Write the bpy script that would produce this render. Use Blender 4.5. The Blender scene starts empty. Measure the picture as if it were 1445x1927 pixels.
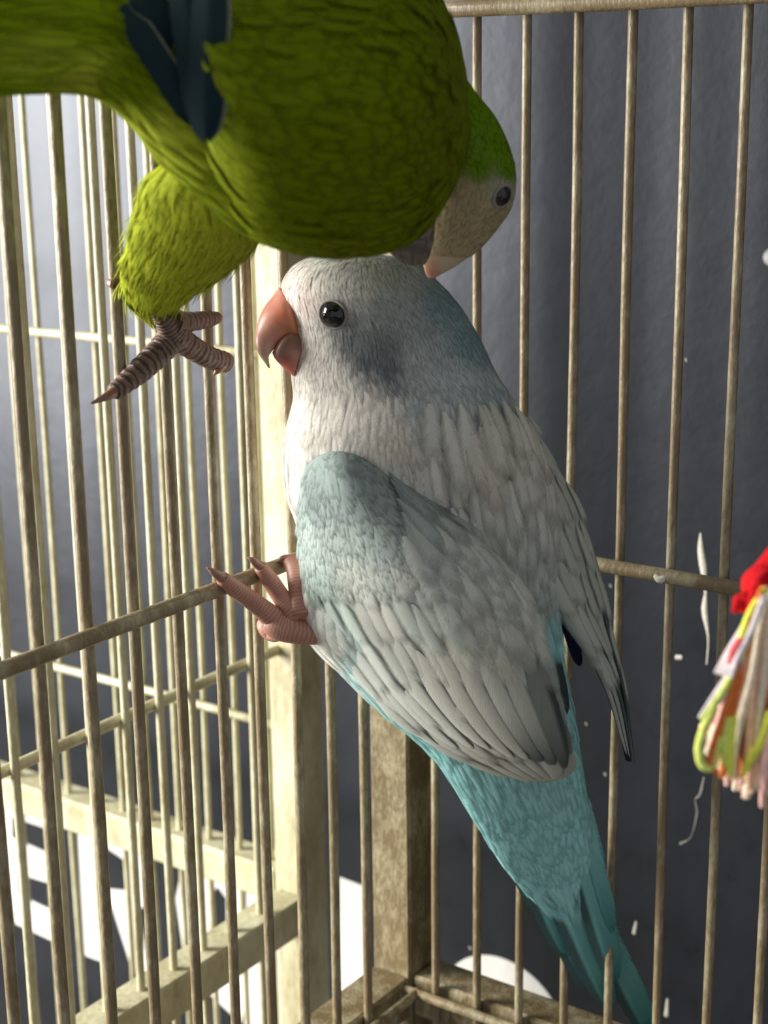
import bpy, math, random
import numpy as np
from mathutils import Vector, Matrix
random.seed(7); RNG = np.random.default_rng(7)
SC = bpy.context.scene; COL = SC.collection

# ------------------------------------------------------------------ camera
W, H = 1445.0, 1927.0
F = 3019.0                                   # focal length in pixels of the 1445x1927 frame
EYE = np.array([0.0, 0.0, 1.0])
CR = np.array([0.81525221, 0.57893695, -0.01399439])
CU = np.array([-0.13375846, 0.21175916, 0.96812537])
CF = np.array([-0.56344699, 0.78739448, -0.25007484])
cam = bpy.data.cameras.new('camera'); cam_o = bpy.data.objects.new('camera', cam); COL.objects.link(cam_o)
cam.sensor_fit = 'VERTICAL'; cam.sensor_height = 24.0; cam.lens = 24.0 * F / H
cam.clip_start = 0.01
cam_o.matrix_world = Matrix(((CR[0], CU[0], -CF[0], EYE[0]), (CR[1], CU[1], -CF[1], EYE[1]), (CR[2], CU[2], -CF[2], EYE[2]), (0, 0, 0, 1)))
SC.camera = cam_o
cam.dof.use_dof = True; cam.dof.focus_distance = 0.53; cam.dof.aperture_fstop = 9.0

# ------------------------------------------------------------------ light
world = bpy.data.worlds.new('world'); SC.world = world; world.use_nodes = True
world.node_tree.nodes['Background'].inputs[0].default_value = (0.80, 0.84, 0.92, 1)
world.node_tree.nodes['Background'].inputs[1].default_value = 0.50
def area(name, loc, target, sx, sy, power, col):
    l = bpy.data.lights.new(name, 'AREA'); l.shape = 'RECTANGLE'; l.size = sx; l.size_y = sy; l.energy = power; l.color = col
    o = bpy.data.objects.new(name, l); COL.objects.link(o); o.location = loc
    d = Vector(target) - Vector(loc); o.rotation_euler = d.to_track_quat('-Z', 'Y').to_euler(); return o
area('window_left_offscreen', (-1.84, -0.45, 1.20), (-0.36, 0.5, 0.85), 0.70, 1.25, 122.0, (1.0, 0.98, 0.925))
SC.view_settings.view_transform = 'Standard'; SC.view_settings.look = 'None'; SC.view_settings.gamma = 1.0
SC.view_settings.use_curve_mapping = False; SC.view_settings.exposure = 0.0

# ------------------------------------------------------------------ measuring helpers (photo -> place)
def at(u, v, d):
    u = np.asarray(u, float); v = np.asarray(v, float); d = np.asarray(d, float)
    r = CF + CR * ((u - W / 2) / F)[..., None] - CU * ((v - H / 2) / F)[..., None]
    return EYE + r * d[..., None]
def on_x(u, v, x):
    r = at(u, v, 1.0) - EYE; return EYE + r * (x / r[0])
def on_y(u, v, y):
    r = at(u, v, 1.0) - EYE; return EYE + r * (y / r[1])
def chart_uv(p):
    q = np.asarray(p) - EYE; d = q @ CF
    return W / 2 + F * (q @ CR) / d, H / 2 - F * (q @ CU) / d
def lin(c):
    c = np.asarray(c, float) / 255.0
    return np.where(c <= 0.04045, c / 12.92, ((c + 0.055) / 1.055) ** 2.4)

# ------------------------------------------------------------------ object helpers
def mesh_obj(name, verts, faces, mat, parent=None, smooth=True, cols=None, fv=None):
    me = bpy.data.meshes.new(name)
    me.from_pydata(np.asarray(verts, float).reshape(-1, 3).tolist(), [], faces if isinstance(faces, list) else faces.tolist())
    if cols is not None:
        a = me.color_attributes.new('Col', 'FLOAT_COLOR', 'POINT')
        c = np.ones((len(me.vertices), 4), np.float32); c[:, :3] = np.asarray(cols).reshape(-1, 3)
        a.data.foreach_set('color', c.ravel())
    if fv is not None:
        a = me.attributes.new('fv', 'FLOAT_VECTOR', 'POINT')
        a.data.foreach_set('vector', np.asarray(fv, np.float32).reshape(-1, 3).ravel())
    if smooth: me.polygons.foreach_set('use_smooth', np.ones(len(me.polygons), bool))
    me.materials.append(mat); me.update()
    o = bpy.data.objects.new(name, me); COL.objects.link(o)
    if parent is not None: o.parent = parent; o.matrix_parent_inverse = parent_inv(parent)
    return o
def parent_inv(p):
    m = p.matrix_basis.copy(); q = p
    while q.parent is not None:
        m = q.parent.matrix_basis @ q.matrix_parent_inverse @ m; q = q.parent
    return m.inverted()
def empty(name, loc, label, cat, group=None):
    o = bpy.data.objects.new(name, None); COL.objects.link(o); o.location = [float(x) for x in loc]; o.empty_display_size = 0.02
    o['label'] = label; o['category'] = cat
    if group: o['group'] = group
    return o
def grid_faces(nr, nc, closed=False, base=0):
    f = []
    for i in range(nr - 1):
        for j in range(nc if closed else nc - 1):
            k = (j + 1) % nc
            f.append([base + i * nc + j, base + i * nc + k, base + (i + 1) * nc + k, base + (i + 1) * nc + j])
    return f
def spline(P, n):
    """Catmull-Rom through the rows of P, n samples."""
    P = np.asarray(P, float); m = len(P)
    Q = np.vstack([2 * P[0] - P[1], P, 2 * P[-1] - P[-2]])
    t = np.linspace(0, m - 1, n); i = np.minimum(t.astype(int), m - 2); f = (t - i)[:, None]
    a, b, c, d = Q[i], Q[i + 1], Q[i + 2], Q[i + 3]
    return 0.5 * (2 * b + (c - a) * f + (2 * a - 5 * b + 4 * c - d) * f ** 2 + (3 * b - a - 3 * c + d) * f ** 3)
def tube_data(pts, rad, n=12, segs=10, ripple=0.0, ripn=0, flat=1.0, base=0):
    """tapered tube along a smooth curve; returns verts, faces, along(0..1)"""
    C = spline(np.column_stack([np.asarray(pts, float), np.asarray(rad, float)]), n)
    P, R = C[:, :3], np.abs(C[:, 3])
    T = np.gradient(P, axis=0); T /= np.linalg.norm(T, axis=1)[:, None] + 1e-12
    up = np.array([0, 0, 1.0]) if abs(T[0, 2]) < 0.9 else np.array([1.0, 0, 0])
    V = []; al = np.linspace(0, 1, n)
    for i in range(n):
        a = np.cross(T[i], up); a /= np.linalg.norm(a); b = np.cross(a, T[i]); up = b
        r = R[i] * (1 + ripple * math.sin(al[i] * ripn * 2 * math.pi))
        th = np.linspace(0, 2 * math.pi, segs, endpoint=False)
        V.append(P[i] + r * (np.cos(th)[:, None] * a + flat * np.sin(th)[:, None] * b))
    V = np.concatenate(V + [P[:1] - T[:1] * R[0] * 0.5, P[-1:] + T[-1:] * R[-1] * 0.6])
    f = grid_faces(n, segs, True, base); e0 = base + n * segs
    for j in range(segs):
        k = (j + 1) % segs
        f.append([e0, base + k, base + j]); f.append([e0 + 1, base + (n - 1) * segs + j, base + (n - 1) * segs + k])
    return V, f, np.concatenate([np.repeat(al, segs), [0, 1]])
def tube(name, pts, rad, mat, parent=None, **kw):
    V, f, al = tube_data(pts, rad, **kw)
    return mesh_obj(name, V, f, mat, parent)
def tubes(name, lst, mat, parent=None):
    V, Fc, FV = [], [], []; b = 0
    for pts, rad, kw in lst:
        v, f, al = tube_data(pts, rad, base=b, **kw); V.append(v); Fc += f; b += len(v)
        FV.append(np.column_stack([np.zeros(len(al)), al, np.zeros(len(al))]))
    return mesh_obj(name, np.concatenate(V), Fc, mat, parent, fv=np.concatenate(FV))
def box_data(lo, hi, bev=0.0008):
    """bevelled box along the axes"""
    lo = np.asarray(lo, float); hi = np.asarray(hi, float)
    V = []; idx = {}
    for c in range(8):
        s = [(c >> k) & 1 for k in range(3)]
        for k in range(3):
            p = np.where(np.array(s) == 1, hi - bev, lo + bev); p[k] = hi[k] if s[k] else lo[k]
            idx[(c, k)] = len(V); V.append(p)
    Fc = []
    for k in range(3):
        a, b = (k + 1) % 3, (k + 2) % 3
        for s in (0, 1):
            base = s << k; q = [base, base | 1 << a, base | 1 << a | 1 << b, base | 1 << b]
            fc = [idx[(c, k)] for c in q]; Fc.append(fc if s else fc[::-1])
    for k in range(3):
        a, b = (k + 1) % 3, (k + 2) % 3
        for sa in (0, 1):
            for sb in (0, 1):
                c0 = sa << a | sb << b; c1 = c0 | 1 << k
                fc = [idx[(c0, a)], idx[(c1, a)], idx[(c1, b)], idx[(c0, b)]]
                Fc.append(fc if sa == sb else fc[::-1])
    for c in range(8):
        fc = [idx[(c, k)] for k in range(3)]
        Fc.append(fc if bin(c).count('1') % 2 else fc[::-1])
    return np.array(V), Fc
def box(name, lo, hi, mat, parent=None, bev=0.0008):
    V, Fc = box_data(lo, hi, bev)
    return mesh_obj(name, V, Fc, mat, parent, smooth=False)

# ------------------------------------------------------------------ materials
def material(name):
    m = bpy.data.materials.new(name); m.use_nodes = True; nt = m.node_tree
    b = nt.nodes['Principled BSDF']; return m, nt, b, nt.links
def N(nt, t, **kw):
    n = nt.nodes.new(t)
    for k, v in kw.items():
        if k in n.inputs: n.inputs[k].default_value = v
        else: setattr(n, k, v)
    return n
def ramp(nt, fac, stops, lk):
    r = nt.nodes.new('ShaderNodeValToRGB'); e = r.color_ramp.elements
    while len(e) < len(stops): e.new(0.5)
    for x, (p, c) in zip(e, stops): x.position = p; x.color = (*c, 1)
    lk.new(fac, r.inputs[0]); return r
def paint_metal(name, base, grime, amount, scale, rough=0.5):
    m, nt, b, lk = material(name)
    tc = N(nt, 'ShaderNodeTexCoord'); mp = N(nt, 'ShaderNodeMapping'); mp.inputs['Scale'].default_value = (1, 1, 0.45)
    lk.new(tc.outputs['Object'], mp.inputs[0])
    n1 = N(nt, 'ShaderNodeTexNoise', Scale=scale, Detail=6.0, Roughness=0.7); lk.new(mp.outputs[0], n1.inputs[0])
    n2 = N(nt, 'ShaderNodeTexNoise', Scale=scale * 9, Detail=3.0); lk.new(mp.outputs[0], n2.inputs[0])
    mx = N(nt, 'ShaderNodeMath', operation='MULTIPLY_ADD'); mx.inputs[1].default_value = 0.35; lk.new(n2.outputs[0], mx.inputs[0]); lk.new(n1.outputs[0], mx.inputs[2])
    r = ramp(nt, mx.outputs[0], [(0.62 - amount * 0.45, base), (0.95 - amount * 0.35, grime)], lk)
    lk.new(r.outputs[0], b.inputs['Base Color']); b.inputs['Roughness'].default_value = rough
    bp = N(nt, 'ShaderNodeBump', Strength=0.5, Distance=0.0006); lk.new(n2.outputs[0], bp.inputs['Height']); lk.new(bp.outputs[0], b.inputs['Normal'])
    return m
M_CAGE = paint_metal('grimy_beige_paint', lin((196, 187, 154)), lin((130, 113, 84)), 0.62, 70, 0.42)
M_CAGE2 = paint_metal('cream_paint', lin((202, 199, 168)), lin((158, 147, 112)), 0.25, 60, 0.45)
M_FRAME2 = paint_metal('cream_frame_paint', lin((202, 199, 168)), lin((158, 147, 112)), 0.28, 40, 0.55)
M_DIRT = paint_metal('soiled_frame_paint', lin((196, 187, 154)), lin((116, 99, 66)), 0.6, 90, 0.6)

def sheet_mat():
    m, nt, b, lk = material('dark_plastic_sheet')
    tc = N(nt, 'ShaderNodeTexCoord')
    n1 = N(nt, 'ShaderNodeTexNoise', Scale=6.0, Detail=5.0); lk.new(tc.outputs['Object'], n1.inputs[0])
    n2 = N(nt, 'ShaderNodeTexNoise', Scale=55.0, Detail=4.0, Roughness=0.65); lk.new(tc.outputs['Object'], n2.inputs[0])
    r = ramp(nt, n2.outputs[0], [(0.28, lin((18, 19, 22))), (0.40, lin((28, 30, 35))), (0.75, lin((34, 36, 42)))], lk)
    lk.new(r.outputs[0], b.inputs['Base Color'])
    rr = N(nt, 'ShaderNodeMapRange'); rr.inputs['To Min'].default_value = 0.37; rr.inputs['To Max'].default_value = 0.47
    lk.new(n1.outputs[0], rr.inputs[0]); lk.new(rr.outputs[0], b.inputs['Roughness'])
    b.inputs['Specular IOR Level'].default_value = 0.52; b.inputs['Specular Tint'].default_value = (0.82, 0.87, 1.0, 1)
    mp = N(nt, 'ShaderNodeMapping'); mp.inputs['Scale'].default_value = (1, 1, 0.06); lk.new(tc.outputs['Object'], mp.inputs[0])
    n3 = N(nt, 'ShaderNodeTexNoise', Scale=14.0, Detail=2.0); lk.new(mp.outputs[0], n3.inputs[0])
    bp = N(nt, 'ShaderNodeBump', Strength=0.35, Distance=0.01); lk.new(n3.outputs[0], bp.inputs['Height'])
    bp2 = N(nt, 'ShaderNodeBump', Strength=0.15, Distance=0.002); lk.new(n2.outputs[0], bp2.inputs['Height']); lk.new(bp.outputs[0], bp2.inputs['Normal'])
    lk.new(bp2.outputs[0], b.inputs['Normal'])
    return m
M_SHEET = sheet_mat()
def plain(name, c, rough=0.5, noise=0.0, scale=80, spec=0.5):
    m, nt, b, lk = material(name); c = lin(c)
    if noise:
        tc = N(nt, 'ShaderNodeTexCoord'); n = N(nt, 'ShaderNodeTexNoise', Scale=scale, Detail=4.0); lk.new(tc.outputs['Object'], n.inputs[0])
        r = ramp(nt, n.outputs[0], [(0.3, c * (1 - noise)), (0.7, np.minimum(c * (1 + noise), 1))], lk); lk.new(r.outputs[0], b.inputs['Base Color'])
        bp = N(nt, 'ShaderNodeBump', Strength=0.3, Distance=0.0006); lk.new(n.outputs[0], bp.inputs['Height']); lk.new(bp.outputs[0], b.inputs['Normal'])
    else: b.inputs['Base Color'].default_value = (*c, 1)
    b.inputs['Roughness'].default_value = rough; b.inputs['Specular IOR Level'].default_value = spec
    return m
M_PRINT = plain('white_print', (240, 238, 234), 0.6, 0.04, 200)
M_FLOOR = plain('grey_concrete', (96, 92, 86), 0.85, 0.2, 9)
M_DROP = plain('dried_dropping', (222, 216, 200), 0.7, 0.15, 900)
M_EYE = plain('black_eye', (6, 6, 7), 0.06, spec=0.7)
M_EYELID = plain('pale_eye_ring', (138, 132, 126), 0.7, 0.1, 800)
M_CLAW = plain('horn_claw', (92, 64, 52), 0.35, 0.2, 600)
M_CLAWP = plain('pale_horn_claw', (150, 112, 96), 0.3, 0.25, 700)

def plumage_mat(name, fuzzy=True, barb=60.0, edge=0.55, var=0.22, soft=0.3):
    """feather material: colour from the plumage attribute, fine barbs, ragged edges"""
    m, nt, b, lk = material(name)
    at_ = N(nt, 'ShaderNodeAttribute', attribute_name='Col')
    fv = N(nt, 'ShaderNodeAttribute', attribute_name='fv'); sx = N(nt, 'ShaderNodeSeparateXYZ'); lk.new(fv.outputs['Vector'], sx.inputs[0])
    ab = N(nt, 'ShaderNodeMath', operation='ABSOLUTE'); lk.new(sx.outputs[0], ab.inputs[0])
    m1 = N(nt, 'ShaderNodeMath', operation='MULTIPLY_ADD'); m1.inputs[1].default_value = -0.22; lk.new(ab.outputs[0], m1.inputs[0]); lk.new(sx.outputs[1], m1.inputs[2])
    cx = N(nt, 'ShaderNodeCombineXYZ'); 
    ms = N(nt, 'ShaderNodeMath', operation='MULTIPLY'); ms.inputs[1].default_value = barb; lk.new(m1.outputs[0], ms.inputs[0]); lk.new(ms.outputs[0], cx.inputs[0])
    mz = N(nt, 'ShaderNodeMath', operation='MULTIPLY'); mz.inputs[1].default_value = 37.0; lk.new(sx.outputs[2], mz.inputs[0]); lk.new(mz.outputs[0], cx.inputs[1])
    mxx = N(nt, 'ShaderNodeMath', operation='MULTIPLY'); mxx.inputs[1].default_value = 1.2; lk.new(sx.outputs[0], mxx.inputs[0]); lk.new(mxx.outputs[0], cx.inputs[2])
    nb = N(nt, 'ShaderNodeTexNoise', Scale=1.0, Detail=2.0); lk.new(cx.outputs[0], nb.inputs[0])
    hsv = N(nt, 'ShaderNodeMapRange'); hsv.inputs['From Min'].default_value = 0.3; hsv.inputs['From Max'].default_value = 0.7
    hsv.inputs['To Min'].default_value = 1 - var; hsv.inputs['To Max'].default_value = 1 + var; lk.new(nb.outputs[0], hsv.inputs[0])
    mul = N(nt, 'ShaderNodeVectorMath', operation='SCALE'); lk.new(at_.outputs['Color'], mul.inputs[0]); lk.new(hsv.outputs[0], mul.inputs['Scale'])
    lk.new(mul.outputs[0], b.inputs['Base Color']); b.inputs['Roughness'].default_value = 0.75
    b.inputs['Specular IOR Level'].default_value = 0.06
    bp = N(nt, 'ShaderNodeBump', Strength=0.25, Distance=0.0004); lk.new(nb.outputs[0], bp.inputs['Height']); lk.new(bp.outputs[0], b.inputs['Normal'])
    if fuzzy:
        # ragged edge: cut where |x| or tip passes a noisy limit
        tip = N(nt, 'ShaderNodeMapRange'); tip.inputs['From Min'].default_value = 0.55; tip.inputs['From Max'].default_value = 1.0; lk.new(sx.outputs[1], tip.inputs[0])
        mxm = N(nt, 'ShaderNodeMath', operation='MAXIMUM'); lk.new(ab.outputs[0], mxm.inputs[0]); lk.new(tip.outputs[0], mxm.inputs[1])
        lim = N(nt, 'ShaderNodeMapRange'); lim.inputs['From Min'].default_value = 0.25; lim.inputs['From Max'].default_value = 0.75
        lim.inputs['To Min'].default_value = edge; lim.inputs['To Max'].default_value = 1.1; lk.new(nb.outputs[0], lim.inputs[0])
        df = N(nt, 'ShaderNodeMath', operation='SUBTRACT'); lk.new(lim.outputs[0], df.inputs[0]); lk.new(mxm.outputs[0], df.inputs[1])
        lt = N(nt, 'ShaderNodeMapRange'); lt.inputs['From Min'].default_value = 0.0; lt.inputs['From Max'].default_value = soft; lk.new(df.outputs[0], lt.inputs[0])
        lk.new(lt.outputs[0], b.inputs['Alpha'])
    return m
M_SKIN_PL = plumage_mat('plumage_base', fuzzy=False)
M_PLUME = plumage_mat('soft_plumage', True, 110.0, 0.72, 0.10, 0.62)
M_FLIGHT = plumage_mat('flight_feather_vane', True, 120.0, 0.90, 0.10, 0.06)
M_WINGCOV = plumage_mat('wing_coverts', True, 130.0, 0.80, 0.10, 0.50)

def vcol_mat(name, rough=0.4, noise=0.12, scale=500, bump=0.2):
    m, nt, b, lk = material(name); a = N(nt, 'ShaderNodeAttribute', attribute_name='Col')
    tc = N(nt, 'ShaderNodeTexCoord'); n = N(nt, 'ShaderNodeTexNoise', Scale=scale, Detail=4.0); lk.new(tc.outputs['Object'], n.inputs[0])
    mr = N(nt, 'ShaderNodeMapRange'); mr.inputs['To Min'].default_value = 1 - noise; mr.inputs['To Max'].default_value = 1 + noise; lk.new(n.outputs[0], mr.inputs[0])
    s = N(nt, 'ShaderNodeVectorMath', operation='SCALE'); lk.new(a.outputs['Color'], s.inputs[0]); lk.new(mr.outputs[0], s.inputs['Scale'])
    lk.new(s.outputs[0], b.inputs['Base Color']); b.inputs['Roughness'].default_value = rough
    bp = N(nt, 'ShaderNodeBump', Strength=bump, Distance=0.0004); lk.new(n.outputs[0], bp.inputs['Height']); lk.new(bp.outputs[0], b.inputs['Normal'])
    return m
M_BEAK = vcol_mat('beak_horn', 0.38, 0.14, 350, 0.25)
def toe_mat(name, c1, c2, bands, bump=0.6):
    """scaly skin: bands across the toe"""
    m, nt, b, lk = material(name)
    fv = N(nt, 'ShaderNodeAttribute', attribute_name='fv'); sx = N(nt, 'ShaderNodeSeparateXYZ'); lk.new(fv.outputs['Vector'], sx.inputs[0])
    tc = N(nt, 'ShaderNodeTexCoord'); n = N(nt, 'ShaderNodeTexNoise', Scale=260.0, Detail=3.0); lk.new(tc.outputs['Object'], n.inputs[0])
    ma = N(nt, 'ShaderNodeMath', operation='MULTIPLY'); ma.inputs[1].default_value = bands * 6.283; lk.new(sx.outputs[1], ma.inputs[0])
    mb = N(nt, 'ShaderNodeMath', operation='MULTIPLY_ADD'); mb.inputs[1].default_value = 9.0; lk.new(n.outputs[0], mb.inputs[0]); lk.new(ma.outputs[0], mb.inputs[2])
    sn = N(nt, 'ShaderNodeMath', operation='SINE'); lk.new(mb.outputs[0], sn.inputs[0])
    mr = N(nt, 'ShaderNodeMapRange'); mr.inputs['From Min'].default_value = -1; lk.new(sn.outputs[0], mr.inputs[0])
    r = ramp(nt, mr.outputs[0], [(0.05, lin(c2)), (0.45, lin(c1))], lk); lk.new(r.outputs[0], b.inputs['Base Color'])
    bp = N(nt, 'ShaderNodeBump', Strength=bump, Distance=0.0006); lk.new(mr.outputs[0], bp.inputs['Height']); lk.new(bp.outputs[0], b.inputs['Normal'])
    b.inputs['Roughness'].default_value = 0.5
    return m
M_TOE_PINK = toe_mat('pink_toe_skin', (178, 130, 114), (160, 108, 90), 22, 0.05)
M_TOE_GREY = toe_mat('grey_brown_toe_skin', (128, 102, 90), (66, 46, 40), 13)

# ------------------------------------------------------------------ setting
YW = 0.64                                                   # the dark sheet behind the cages
fl = box('floor', (-3.0, -2.0, -0.05), (1.6, YW + 0.03, 0.0), M_FLOOR); fl['kind'] = 'structure'
wall = box('wall_back', (-3.0, YW, 0.0), (1.6, YW + 0.03, 2.3), M_SHEET); wall['kind'] = 'structure'

def wall_poly(name, px, mat, th=0.0006, hole=None):
    P = np.array([on_y(u, v, YW) for u, v in px]); P[:, 1] = YW
    n = len(P); Fr = P.copy(); Fr[:, 1] -= th
    f = [[n + i for i in range(n)]] + [[i, (i + 1) % n, n + (i + 1) % n, n + i] for i in range(n)]
    o = mesh_obj(name, np.vstack([P, Fr]), f, mat, wall, smooth=False)
    return o
# large white print on the sheet (only pieces of it show between the bars)
wall_poly('printed_letter', [(4, 1495), (100, 1527), (100, 1562), (24, 1536), (24, 1576), (88, 1604), (92, 1660), (33, 1642), (36, 1684), (96, 1712), (102, 1770), (30, 1737), (22, 1680)], M_PRINT)
wall_poly('printed_letter', [(146, 1535), (198, 1550), (200, 1811), (162, 1797)], M_PRINT)
wall_poly('printed_letter', [(198, 1550), (268, 1572), (292, 1602), (290, 1690), (262, 1712), (284, 1848), (250, 1824), (212, 1705), (199, 1690), (199, 1672), (240, 1676), (236, 1618), (198, 1592)], M_PRINT)
wall_poly('printed_letter', [(352, 1596), (404, 1604), (450, 1640), (462, 1710), (455, 1770), (428, 1758), (427, 1690), (410, 1667), (396, 1690), (394, 1770), (408, 1800), (440, 1818), (470, 1830), (455, 1925), (385, 1860), (345, 1780), (332, 1690)], M_PRINT)
wall_poly('printed_letter', [(464, 1655), (515, 1672), (545, 1690), (575, 1760), (575, 1960), (470, 1940)], M_PRINT)
wall_poly('printed_letter', [(640, 1650), (692, 1670), (700, 1960), (640, 1940)], M_PRINT)
dc = on_y(946, 1928, YW)
th = np.linspace(0, 2 * math.pi, 64, endpoint=False)
rr = np.linalg.norm(on_y(946, 1803, YW) - dc)
V = [[dc[0] + rr * math.cos(t), YW - 0.0006 * k, dc[2] + rr * math.sin(t)] for k in (0, 1) for t in th]
mesh_obj('printed_disc', V, [[64 + i for i in range(64)]] + [[i, (i + 1) % 64, 64 + (i + 1) % 64, 64 + i] for i in range(64)], M_PRINT, wall, smooth=False)
# dried droppings on the sheet
def dropping(px, w, name='dropping', mat=None):
    P = np.array([on_y(u, v, YW) for u, v in px]); P[:, 1] = YW - 0.0002
    V, f, _ = tube_data(P, np.array(w) * 0.0002, n=18, segs=8)
    V[:, 1] = YW + (V[:, 1] - YW) * 0.45
    mesh_obj(name, V, f, mat or M_DROP, wall)
dropping([(1318, 1003), (1319, 1035), (1324, 1070), (1328, 1110), (1326, 1150), (1333, 1200), (1330, 1250)], [1.5, 8, 9, 3, 8, 2.5, 2])
dropping([(1272, 1237), (1283, 1237)], [6, 6])
dropping([(1325, 1462), (1318, 1495), (1308, 1505), (1312, 1530), (1300, 1575), (1280, 1588)], [2, 4, 1.5, 3, 1, 4], mat=plain('thin_dropping', (128, 124, 116), .6, .3, 700))
dropping([(1197, 1735), (1193, 1757)], [3, 5])
dropping([(1256, 1880), (1254, 1912)], [3, 6])
for u, v, w in ((884, 1782, 3), (1138, 1455, 3), (1148, 1100, 2), (1102, 1360, 2), (1290, 675, 2), (440, 1180, 3), (1388, 540, 2)):
    dropping([(u, v), (u + 2, v + 5)], [w, w * 0.7])

# ------------------------------------------------------------------ cages
ZE = EYE[2]
def wire_mesh(name, p0, p1, r, mat, parent, n=9, wob=0.0002):
    p0 = np.asarray(p0, float); p1 = np.asarray(p1, float)
    t = np.linspace(0, 1, n)[:, None]; P = p0 * (1 - t) + p1 * t
    P[1:-1] += RNG.normal(0, wob, (n - 2, 3)); R = r * (1 + RNG.normal(0, 0.02, n))
    return tube(name, P, R, mat, parent, n=n * 2, segs=10)
SP = 0.0201; XL, YR = -0.3453, 0.5
Z0, Z1 = ZE - 0.56, ZE + 0.26
cageA = empty('bird_cage', (XL - 0.01, YR + 0.01, 0), 'grimy beige wire bird cage that both parakeets are in', 'cage')
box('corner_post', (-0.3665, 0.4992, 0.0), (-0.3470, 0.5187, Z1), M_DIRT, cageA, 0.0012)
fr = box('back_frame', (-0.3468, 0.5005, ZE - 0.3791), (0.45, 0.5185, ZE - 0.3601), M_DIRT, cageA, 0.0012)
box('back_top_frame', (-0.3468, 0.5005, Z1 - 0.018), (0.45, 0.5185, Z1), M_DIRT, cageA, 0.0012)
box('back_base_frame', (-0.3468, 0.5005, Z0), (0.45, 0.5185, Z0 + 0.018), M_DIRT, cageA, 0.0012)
RX0 = -0.3334
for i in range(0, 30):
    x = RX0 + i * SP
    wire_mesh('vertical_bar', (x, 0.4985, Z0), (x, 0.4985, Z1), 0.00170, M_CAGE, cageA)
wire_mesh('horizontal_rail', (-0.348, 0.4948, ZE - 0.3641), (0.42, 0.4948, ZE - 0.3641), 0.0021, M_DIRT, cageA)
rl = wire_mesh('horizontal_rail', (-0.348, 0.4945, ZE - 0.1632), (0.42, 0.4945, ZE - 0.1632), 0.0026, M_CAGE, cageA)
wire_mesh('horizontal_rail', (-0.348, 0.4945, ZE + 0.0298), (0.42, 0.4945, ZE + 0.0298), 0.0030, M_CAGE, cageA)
tp = on_y(1242, 1086, 0.4925)
tube('dropping', [tp + np.array([-0.002, 0, 0.0005]), tp + np.array([0, 0, -0.0008]), tp + np.array([0.002, 0, 0.0005])], [0.0009, 0.0016, 0.0009], M_DROP, rl, n=8, segs=8)
# side panel
LY0 = 0.4666
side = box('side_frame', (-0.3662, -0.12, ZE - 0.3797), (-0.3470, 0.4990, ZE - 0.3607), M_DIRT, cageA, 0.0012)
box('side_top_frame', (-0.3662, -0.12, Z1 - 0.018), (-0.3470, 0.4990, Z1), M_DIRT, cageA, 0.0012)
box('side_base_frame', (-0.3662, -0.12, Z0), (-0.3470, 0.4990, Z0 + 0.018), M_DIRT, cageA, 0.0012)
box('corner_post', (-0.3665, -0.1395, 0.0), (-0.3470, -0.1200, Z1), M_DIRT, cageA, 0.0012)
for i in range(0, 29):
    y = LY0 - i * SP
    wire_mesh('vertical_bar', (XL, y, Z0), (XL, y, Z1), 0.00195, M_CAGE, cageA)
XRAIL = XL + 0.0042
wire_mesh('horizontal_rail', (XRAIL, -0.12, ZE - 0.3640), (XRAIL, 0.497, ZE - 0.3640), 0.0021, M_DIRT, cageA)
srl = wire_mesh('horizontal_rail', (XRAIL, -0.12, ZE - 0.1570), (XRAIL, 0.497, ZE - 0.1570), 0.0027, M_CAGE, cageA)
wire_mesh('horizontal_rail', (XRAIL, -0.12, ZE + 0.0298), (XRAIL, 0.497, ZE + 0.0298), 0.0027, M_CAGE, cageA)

# neighbouring cage
cageB = empty('bird_cage', (-0.449, 0.554, 0), 'cleaner cream wire bird cage standing next to the grimy one', 'cage')
YB = 0.545; XB = -0.440
box('corner_post', (-0.4585, YB, 0.0), (XB, YB + 0.0185, Z1), M_FRAME2, cageB, 0.0012)
box('back_frame', (-1.15, YB, ZE - 0.3800), (-0.4587, YB + 0.018, ZE - 0.3618), M_FRAME2, cageB, 0.0012)
box('back_top_frame', (-1.15, YB, Z1 - 0.018), (-0.4587, YB + 0.018, Z1), M_FRAME2, cageB, 0.0012)
box('back_base_frame', (-1.15, YB, Z0), (-0.4587, YB + 0.018, Z0 + 0.018), M_FRAME2, cageB, 0.0012)
bx0 = on_y(204, 1000, YB + 0.009)[0]
k0 = int((bx0 + 0.462) / SP)
for i in range(33):
    x = bx0 - k0 * SP + 0.04 - i * SP
    if x > -0.462: continue
    wire_mesh('vertical_bar', (x, YB + 0.008, Z0), (x, YB + 0.008, Z1), 0.0016, M_CAGE2, cageB)
for z in (-0.1107, -0.2884, 0.06):
    wire_mesh('horizontal_rail', (-1.14, YB + 0.0042, ZE + z), (-0.4585, YB + 0.0042, ZE + z), 0.0022, M_CAGE2, cageB)
box('side_frame', (XB - 0.018, -0.12, ZE - 0.3900), (XB, YB, ZE - 0.3710), M_FRAME2, cageB, 0.0012)
box('side_top_frame', (XB - 0.018, -0.12, Z1 - 0.018), (XB, YB, Z1), M_FRAME2, cageB, 0.0012)
box('side_base_frame', (XB - 0.018, -0.12, Z0), (XB, YB, Z0 + 0.018), M_FRAME2, cageB, 0.0012)
box('corner_post', (XB - 0.0185, -0.1385, 0.0), (XB, -0.1200, Z1), M_FRAME2, cageB, 0.0012)
for i in range(31):
    y = 0.5214 - i * SP
    wire_mesh('vertical_bar', (XB - 0.008, y, Z0), (XB - 0.008, y, Z1), 0.0018, M_CAGE2, cageB)
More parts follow.
